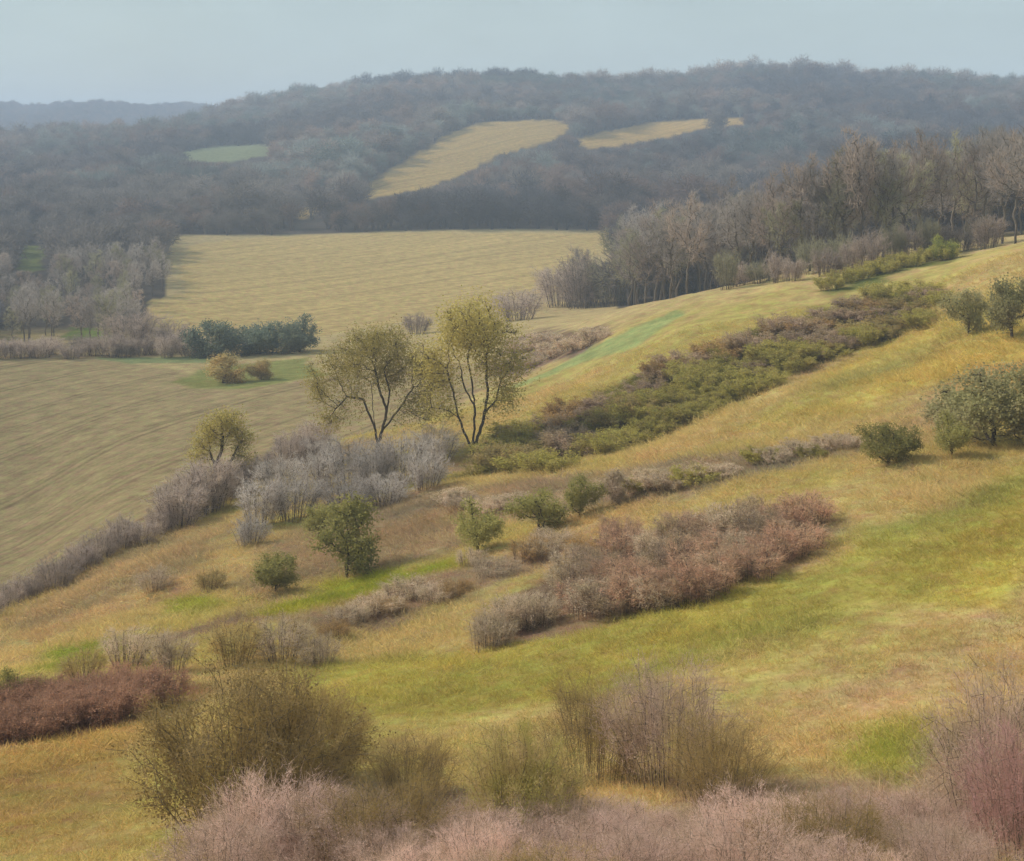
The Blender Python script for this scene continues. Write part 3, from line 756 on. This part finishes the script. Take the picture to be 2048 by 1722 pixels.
for i, (u, v) in enumerate(np.vstack([line_pts([(1130,1215),(1240,1238),(1400,1185),(1560,1125)], 13, 8), line_pts([(1120,1150),(1300,1110),(1450,1070),(1640,1060)], 12, 12), line_pts([(1110,1195),(1270,1170),(1430,1125),(1600,1090)], 11, 8)])):
    s = rng.uniform(.8, 1.25)
    place_px('bramble_thicket', 'bram%d' % (i % 3), u, v, 56 * s, 112 * s, 1.3, mat=['bramble', 'mauve', 'purple', 'bramble'][i % 4], cat='brambles',
             label='%s bramble clump from the left, %s row of the reddish band on the slope' % (nth(i if i < 13 else (i - 13 if i < 25 else i - 25)), 'lower' if i < 13 else ('upper' if i < 25 else 'middle')), group='reddish bramble band across the middle slope')
for i, (u, v) in enumerate(line_pts([(960,1290),(1040,1250),(1100,1240)], 4, 10)):
    place_px('bramble_thicket', 'bram%d' % (i % 3), u, v, 60, 100, 1.3, mat='mauve', cat='brambles', label='%s greyish bramble clump from the left, below the left end of the bramble band' % nth(i), group='grey brambles below the bramble band')
for i, (u, v) in enumerate(np.vstack([line_pts([(640,1290),(780,1230),(930,1165),(1080,1110),(1190,1085)], 13, 10)])):
    s = rng.uniform(.7, 1.2)
    place_px('brown_scrub', 'bram%d' % (i % 3), u, v, 34 * s, 90 * s, 1.3, mat='rust' if i % 3 == 0 else 'mauve', cat='scrub bush', label='%s low brown scrub clump from the left in the strip left of the bramble band' % nth(i), group='low brown scrub strip')
for i, (u, v) in enumerate(line_pts([(1240,985),(1380,975),(1480,940),(1600,915),(1730,895)], 12, 6)):
    s = rng.uniform(.7, 1.2)
    place_px('terrace_scrub', 'scrub%d' % (i % 3), u, v, 30 * s, 82 * s, 1.4, mat='mauve' if i % 3 else 'gorse', cat='scrub bush', label='%s low %s scrub clump from the left along the terrace below the gully' % (nth(i), 'grey-mauve' if i % 3 else 'green'), group='grey scrub along the terrace')
for i, (u, v) in enumerate(line_pts([(880,1005),(960,1010),(1040,1030)], 5, 10)):
    place_px('terrace_scrub', 'scrub%d' % (i % 3), u, v, 30, 80, 1.4, mat='mauve', cat='scrub bush', label='%s low brownish scrub clump from the left between blackthorn and green thorns' % nth(i), group='brown scrub beside the blackthorn')
for i, (u, v) in enumerate([(1010,742),(1040,705),(1060,735),(1090,690),(1110,712),(1150,700),(1190,682)]):
    place_px('valley_scrub', 'scrub%d' % (i % 3), u, v, 26, 80, 1.4, mat='mauve', cat='scrub bush', label='%s low mauve scrub clump from the left beside the bright green strip' % nth(i), group='mauve scrub beside the green strip')
for i, (u, v) in enumerate(np.vstack([line_pts([(-40,1480),(80,1470),(220,1440),(330,1400)], 11, 8), line_pts([(-20,1440),(120,1425),(280,1390)], 7, 8)])):
    place_px('red_scrub', 'bram%d' % (i % 3), u, v, 58, 120, 1.3, mat='redscrub', cat='scrub bush', label='%s rust-red scrub clump from the left edge, %s row' % (nth(i if i < 11 else i - 11), 'lower' if i < 11 else 'upper'), group='rust-red scrub at the left edge')
for i, (u, v, h, w, m, lab) in enumerate([(310,1180,45,80,'mauve','small mauve shrub alone above the two lime patches on the left'),(420,1180,40,70,'olive','small olive shrub alone above the left lime patch'),
    (170,1360,60,90,'olive','olive shrub at the left, above the rust-red scrub'),(250,1330,70,110,'mauve','loose mauve shrub above the rust-red scrub'),(340,1345,80,100,'mauve','taller mauve shrub at the right end of the rust-red scrub'),
    (470,1330,90,120,'olive','tall olive shrub peeping over the large olive bush'),(560,1320,80,120,'mauve','broad mauve shrub just above the large olive bush'),(640,1330,60,90,'mauve','low mauve shrub right above the large olive bush')]):
    place_px('slope_shrub', 'shrub%d' % (i % 4), u, v, h, w, 1.1, mat=m, cat='shrub', group='twiggy shrubs on the left slope', label=lab)

# ------------------------------------------------------------------ foreground shrubs
FG = 'foreground shrubs'
for (u, v, h, w, key, uw, mat, lab) in [
    (500,1650,330,440,'bigleaf0',1.3,'fg_olive','large round olive-brown bush at the lower left'),
    (640,1560,200,200,'bigleaf1',1.3,'fg_olive','right shoulder of the large olive bush, a smaller bush beside it'),
    (1340,1570,245,240,'bigtwig0',1.15,'fg_mauve','tall grey-mauve twiggy shrub right of centre in the foreground'),
    (1190,1560,190,210,'bigtwig1',1.15,'fg_olive','olive-grey shrub left of the tall mauve shrub'),
    (1045,1680,240,240,'bigleaf1',1.3,'fg_green','green leafy bush at the bottom centre'),
    (1440,1600,160,200,'bigtwig2',1.15,'fg_olive','thin tan-olive shrub right of the tall mauve shrub'),
    (2010,1660,330,260,'bigtwig1',1.15,'fg_mauve','tall mauve shrub at the lower right edge'),
    (2060,1720,250,240,'bigtwig2',1.15,'fg_red','dark red-brown shrub in the lower right corner'),
    (820,1600,120,190,'bigtwig0',1.15,'fg_olive','low olive shrub between the large olive bush and the green bush')]:
    place_px('foreground_shrub', key, u, v, h, w, uw, mat=mat, label=lab, cat='shrub', group=FG, sink=.03)
for i, (u, v) in enumerate(line_pts([(360,1790),(900,1795),(1400,1800),(1950,1780)], 21, 30)):
    m = ['pink','fg_mauve','pink','pink','fg_olive','pink'][i % 6]
    s = rng.uniform(.8, 1.25)
    place_px('dry_stem_clump', 'bigtwig%d' % (i % 3), u, v, 150 * s * rng.uniform(.6, 1.25), 250 * s, 1.25, mat=m, cat='dry plants', sink=.03,
             label='%s clump from the left of dry stems along the bottom edge, %s' % (nth(i), TONE[m]), group='dry stems along the bottom edge')

for i, (u, v) in enumerate(line_pts([(430,1700),(800,1715),(1300,1705),(1700,1690),(2060,1640)], 18, 14)):
    m = ['pink', 'fg_mauve', 'fg_red' if u > 1750 else 'pink'][i % 3]
    place_px('dry_stem_clump', 'bigtwig%d' % (i % 3), u, v, 75 * rng.uniform(.7, 1.3), 210, 1.25, mat=m, cat='dry plants', sink=.03,
             label='%s low clump from the left, second row of dry stems' % nth(i), group='second row of dry stems')

# ------------------------------------------------------------------ woods
CLEAR = [np.array(c[1], float) for c in COVERS if c[0] in ('stubble_field', 'hill_field', 'far_meadow', 'wood_clearing', 'meadow', 'ploughed_field')]
def blocks_view(u, vb, vt, wpx):
    marg = rng.uniform(0, 5, len(u)) * np.where(vb < 440, 1, .6)
    """does a tree standing there hide one of the open fields seen in the photo"""
    bad = np.zeros(len(u), bool)
    for P in CLEAR:
        for fr in (0.0, .35, .7, .95):
            for du in (-.3, .3):
                bad |= poly_sd(u + du * wpx, vb * (1 - fr) + vt * fr, P) > marg
    return bad

# right wood, front trees one by one: foot (u, v), height px
RW = [(1165,612,110,'wood_a'),(1235,606,165,'wood_c'),(1285,602,190,'wood_a'),(1340,598,175,'wood_a'),(1375,592,205,'wood_b'),(1440,572,225,'wood_b'),
      (1405,580,150,'wood_c'),(1505,566,190,'wood_a'),(1560,560,170,'wood_c'),(1598,552,250,'wood_b'),(1640,548,180,'wood_a'),(1690,540,275,'wood_b'),(1722,534,285,'wood_b'),
      (1765,528,180,'wood_c'),(1810,518,240,'wood_c'),(1850,510,250,'wood_b'),(1880,505,190,'wood_a'),(1930,498,220,'wood_b'),(1975,492,240,'wood_a'),(2030,488,230,'wood_b'),(2080,486,250,'wood_a')]
RW = sorted(RW + [(1265,604,150,'wood_c'),(1312,600,160,'wood_b'),(1472,570,200,'wood_a'),(1535,562,215,'wood_b'),(1620,550,230,'wood_a'),(1665,544,240,'wood_c'),(1745,530,255,'wood_a'),(1790,522,235,'wood_b'),(1832,514,225,'wood_a'),(1905,500,235,'wood_c'),(1955,495,225,'wood_b'),(2005,490,245,'wood_a')])
for i, (u, v, h, m) in enumerate(RW):
    x, y, z = hit(u, v); y2 = y * 1.05 + 3; x2 = (u - 1024) / F * y2; z2 = float(height(x2, y2))
    place('woodland_tree', 'wood%d' % (i % 5), (x2, y2, z2), h * y2 / F, h * y2 / F * 1.15, mat=m, cat='tree', sink=.01,
          label='%s %s tree from the left in the front row of the right wood' % (nth(i), TONE[m]), group='front row of the right wood')
for i, (u, v) in enumerate(line_pts([(1130,618),(1250,606),(1400,585),(1600,556),(1800,520),(2000,492)], 26, 4)):
    m = ['hedge','wood_c','hedge','wood_b','wood_c'][i % 5]
    place_px('understorey_shrub', 'shrub%d' % (i % 4), u, v, rng.uniform(40, 80), rng.uniform(50, 80), 1.1, mat=m, cat='shrub', label='%s undergrowth shrub from the left at the foot of the right wood' % nth(i), group='undergrowth of the right wood')

# candidates over all wooded ground
nC2 = 60000
dd = np.sqrt(rng.uniform(285**2, 1750**2, nC2)); tt = rng.uniform(-.47, .47, nC2)
wx, wy = dd * tt, dd; wz = height(wx, wy)
_, sh = cover_at(wx, wy)
uu = 1024 + F * tt
ok = sh == 0
# open ground in front of the right wood and between the fields
ok &= ~((uu < 1230) & (uu > 330) & (wy < 600) & (uu > 300))
ok &= ~((uu >= 1230) & (wy < 235)); ok &= ~((uu < 330) & (wy < 290))
th = np.where(wy < 620, rng.uniform(8, 13, nC2), rng.uniform(7, 15, nC2)) * (1 + .25 * fbm(wx / 60, wy / 60, 91, 2))
th = np.where((uu > 1230) & (wy < 420), th * 1.75, th); th = np.where((wy > 600) & (rng.random(nC2) < .14), th * 1.45, th)
vb = VH + (CAMZ - wz) / wy * F; vt = VH + (CAMZ - wz - th) / wy * F
ok &= ~blocks_view(uu, vb, vt, th * .8 / wy * F)
idx = np.where(ok)[0]
# thin out to natural spacing
cell = {}; keep = []
for i in idx:
    sp = 4.6 if wy[i] < 500 else 7.4
    c = (int(wx[i] // sp), int(wy[i] // sp))
    if c not in cell: cell[c] = 1; keep.append(i)
keep = np.array(keep)
# rows a tree must rise above to be seen (skyline of everything nearer, coarse)
order = keep[np.argsort(wy[keep])]
sky_row = np.full(600, 5000.0)
vis = []
ub = np.clip(((uu - 60) / 2100 * 600).astype(int), 0, 599)
for i in order:
    gvis = vt[i] < sky_row[ub[i]] + 2
    if gvis: vis.append(i)
    hw = max(1, int(th[i] * .3 / wy[i] * F / 3.5))
    lo, hi = max(0, ub[i] - hw), min(600, ub[i] + hw + 1)
    sky_row[lo:hi] = np.minimum(sky_row[lo:hi], vt[i] + (vb[i] - vt[i]) * .35)
vis = np.array(vis)
inview = (uu[vis] > -10) & (uu[vis] < 2058)
near = vis[inview][:250]; rest = np.setdiff1d(order, near)
for n, i in enumerate(near):
    left = uu[i] < 700
    m = ['wood_a','wood_a','wood_b','wood_c','wood_a'][n % 5]
    place('woodland_tree', 'wood%d' % (n % 5), (wx[i], wy[i], wz[i]), th[i], th[i] * 1.25, mat=m, cat='tree', sink=.01,
          label='%s tree among many in the wood left of the pale field' % TONE[m] if left else '%s tree among many in the right wood behind its front row' % TONE[m],
          group='%s trees of the left wood' % TONE[m] if left else '%s trees of the right wood behind the front row' % TONE[m])

def far_tree_mesh(seed, n=800, part=None):
    r = np.random.default_rng(seed)
    L = lump(r, 0, .56, .40, .42, 6)
    p, q = blob_points(r, L, n, .6)
    d = unit(q * .8 + r.normal(size=p.shape) * .5 + np.array([0, 0, .3]))
    V, Fc = slivers(p, d, r.uniform(.10, .22, n), r.uniform(.005, .011, n), r)
    # a plain trunk of slivers
    m = 14; b = np.stack([r.normal(size=m) * .015, r.normal(size=m) * .015, np.full(m, -.05)], 1)
    V2, F2 = slivers(b, unit(np.stack([r.normal(size=m) * .12, r.normal(size=m) * .12, np.ones(m)], 1)), np.full(m, .6), np.full(m, .02), r)
    if part: return mesh_data('sky_trunk', V2, F2), mesh_data('sky_crown', V, Fc)
    me = mesh_data('far_tree', np.vstack([V, V2]), np.vstack([Fc, F2 + len(V)]))
    me.materials.append(MAT['far']); return me
for k in range(5):
    tm, cm = far_tree_mesh(760 + k, 900, True); proto('sky%d' % k, [('trunk', tm, 'bark_grey'), ('crown', cm, 'wood_a')])
# skyline trees of the far hill, one by one
RD = np.linspace(1150, 1750, 120)
def ridge_point(u):
    x = (u - 1024) / F * RD; z = height(x, RD); k = int(np.argmax((z - CAMZ) / RD)); return float(x[k]), float(RD[k]), float(z[k])
ridge = [(u, rng.uniform(10, 16), 'dark') for u in np.arange(475, 715, 17)] + [(u, rng.uniform(34, 46), 'dark') for u in np.arange(722, 1062, 13)] \
      + [(1085, 16, 'dark'), (1114, 27, 'dark')] + [(u, rng.uniform(30, 54), 'pale') for u in np.arange(1140, 1660, 16)] + [(u, rng.uniform(26, 50), 'pale') for u in np.arange(1672, 2060, 15)]
NDARK = sum(t == 'dark' for _, _, t in ridge)
for i, (u, h, tone) in enumerate(ridge):
    u = u + rng.uniform(-6, 6); x, y, z = ridge_point(u)
    place('skyline_tree', 'sky%d' % (i % 5), (x, y, z), h * y / F, h * y / F * rng.uniform(1.0, 1.5), mat='belt' if tone == 'dark' else ('wood_a' if i % 3 else 'wood_b'), cat='tree', sink=.02,
          label='%s dark tree from the left in the belt on the left skyline' % nth(i) if tone == 'dark' else '%s thin bare tree from the left on the right skyline' % nth(i - NDARK),
          group='dark tree belt on the left skyline' if tone == 'dark' else 'bare trees on the right skyline')

# ---- masses: geometry-node instances on scattered points
def scatter(name, pts, scl, wid, rotz, tint, idx, sources, label, kindname='stuff'):
    me = bpy.data.meshes.new(name); me.vertices.add(len(pts)); me.vertices.foreach_set('co', np.asarray(pts, np.float32).ravel())
    def at(n, t, arr, f):
        a = me.attributes.new(n, t, 'POINT'); a.data.foreach_set(f, np.asarray(arr).ravel())
    at('scl', 'FLOAT_VECTOR', np.stack([wid, wid, scl], 1).astype(np.float32), 'vector')
    at('rot', 'FLOAT_VECTOR', np.stack([0 * rotz, 0 * rotz, rotz], 1).astype(np.float32), 'vector')
    at('tint', 'FLOAT_COLOR', np.concatenate([tint, np.ones((len(pts), 1))], 1).astype(np.float32), 'color')
    at('pick', 'INT', idx.astype(np.int32), 'value')
    c = bpy.data.collections.new(name + '_source')
    for k, m in enumerate(sources):
        c.objects.link(bpy.data.objects.new('%s_source_%02d' % (name, k), m))
    ng = bpy.data.node_groups.new(name + '_nodes', 'GeometryNodeTree')
    ng.interface.new_socket('Geometry', in_out='INPUT', socket_type='NodeSocketGeometry')
    ng.interface.new_socket('Geometry', in_out='OUTPUT', socket_type='NodeSocketGeometry')
    gi, go = ng.nodes.new('NodeGroupInput'), ng.nodes.new('NodeGroupOutput')
    ci = ng.nodes.new('GeometryNodeCollectionInfo'); ci.inputs['Collection'].default_value = c
    ci.inputs['Separate Children'].default_value = True; ci.inputs['Reset Children'].default_value = True
    ip = ng.nodes.new('GeometryNodeInstanceOnPoints'); ip.inputs['Pick Instance'].default_value = True
    def na(n, t):
        q = ng.nodes.new('GeometryNodeInputNamedAttribute'); q.data_type = t; q.inputs['Name'].default_value = n
        return q.outputs['Attribute']
    ng.links.new(gi.outputs[0], ip.inputs['Points']); ng.links.new(ci.outputs[0], ip.inputs['Instance'])
    ng.links.new(na('pick', 'INT'), ip.inputs['Instance Index'])
    ng.links.new(na('scl', 'FLOAT_VECTOR'), ip.inputs['Scale'])
    er = ng.nodes.new('FunctionNodeEulerToRotation'); ng.links.new(na('rot', 'FLOAT_VECTOR'), er.inputs[0])
    ng.links.new(er.outputs[0], ip.inputs['Rotation'])
    ng.links.new(ip.outputs[0], go.inputs[0])
    o = link(name, me); md = o.modifiers.new('scatter', 'NODES'); md.node_group = ng
    o['kind'] = 'stuff'; o['label'] = label
    return o

FT = [far_tree_mesh(700 + k) for k in range(6)]
PAL = np.array([lin((98,96,98), .95), lin((112,104,100), .95), lin((134,114,102), .95), lin((122,114,106), .95), lin((128,132,126), .95), lin((142,128,118), .9), lin((112,120,112), .9)])
n = len(rest)
ck = fbm(wx[rest] / 110, wy[rest] / 160, 121, 3) * 7 + 3.3 + rng.normal(size=n) * .9
ck = np.where(wy[rest] < 800, np.minimum(ck, 3), ck)
tint = PAL[np.clip(ck, 0, 6).astype(int)] * np.where(wy[rest] < 700, .82, 1.0)[:, None] * (rng.uniform(.75, 1.25, n) * (1 + .7 * fbm(wx[rest] / 70, wy[rest] / 120, 151, 3)))[:, None]
scatter('hillside_wood', np.stack([wx[rest], wy[rest], wz[rest] - .2], 1), th[rest], th[rest] * rng.uniform(1.0, 1.5, n), rng.uniform(0, 6.28, n), tint, rng.integers(0, 6, n), FT,
        'bare grey-brown woods covering the far hillside')
# distant blue hill
n = 9000; bt = rng.uniform(-.45, .12, n); bd = rng.uniform(2050, 2950, n); bx = bd * bt
bz = height(bx, bd); bs = rng.uniform(7, 16, n)
scatter('distant_wood', np.stack([bx, bd, bz - 1], 1), bs, bs * 1.5, rng.uniform(0, 6.28, n), PAL[rng.integers(0, 3, n)] * .7, rng.integers(0, 6, n), FT,
        'hazy blue wooded hill on the left horizon')

# ------------------------------------------------------------------ grass
def tuft_mesh(seed, n, h, spread, w, lean):
    r = np.random.default_rng(seed)
    b = np.concatenate([r.normal(size=(n, 2)) * spread, np.full((n, 1), -.03)], 1)
    d = unit(np.concatenate([r.normal(size=(n, 2)) * lean + b[:, :2] * 1.5, np.ones((n, 1)) * .8], 1))
    V, Fc = slivers(b, d, r.uniform(.5, 1.15, n) * h, np.full(n, w), r)
    me = mesh_data('grass_tuft', V, Fc); me.materials.append(MAT['grass']); return me
TF_ = [tuft_mesh(800 + k, 18, .26 + .05 * k, .24, .012, .8) for k in range(4)]
n = 80000
gd_ = np.exp(rng.uniform(math.log(24), math.log(175), n * 2)); keepp = rng.random(n * 2) < np.clip(gd_ / 110, .25, 1); gd_ = gd_[keepp]
gt_ = rng.uniform(-.56, .56, len(gd_)); gx_, gy_ = gt_ * gd_, gd_
crgb, csh = cover_at(gx_, gy_)
u_ = 1024 + F * gt_
k_ = (csh == 0) | (rng.random(len(gd_)) < 0.0)
gx_, gy_, crgb = gx_[k_], gy_[k_], crgb[k_]
m = len(gx_); gz_ = height(gx_, gy_)
sc_ = rng.uniform(.6, 1.25, m) * np.clip(gy_ / 70, .75, 1.5) * (1 + .7 * fbm(gx_ / 5, gy_ / 5, 141, 2))
tint = 1.5 * crgb * rng.uniform(.8, 1.25, m)[:, None] * (1 + rng.normal(size=(m, 3)) * .05)
scatter('grass', np.stack([gx_, gy_, gz_], 1), sc_, sc_ * 1.25, rng.uniform(0, 6.28, m), np.clip(tint, .005, .9), rng.integers(0, 4, m), TF_,
        'rough dry and green grass over the near hillside')

# ------------------------------------------------------------------ haze
zmin = float(gz.min()) - 1.0; ztop = max(float(gz.max()) + 30, CAMZ + 12)
bx0, bx1, by0, by1 = -13500, 13500, -600, 8300
V = [(x, y, z) for z in (zmin, ztop) for y in (by0, by1) for x in (bx0, bx1)]
Fq = [(0, 2, 3, 1), (4, 5, 7, 6), (0, 1, 5, 4), (2, 6, 7, 3), (0, 4, 6, 2), (1, 3, 7, 5)]
hm, nt, out = new_mat('haze_air')
pv = N(nt, 'ShaderNodeVolumePrincipled'); pv.inputs['Color'].default_value = (*HAZE_COLOR, 1); pv.inputs['Density'].default_value = HAZE_DENSITY
pv.inputs['Anisotropy'].default_value = 0.0
nt.links.new(pv.outputs[0], out.inputs['Volume'])
hz = link('haze', mesh_data('haze', V, Fq), hm); hz['kind'] = 'stuff'; hz['label'] = 'thin bluish haze filling the valley air'
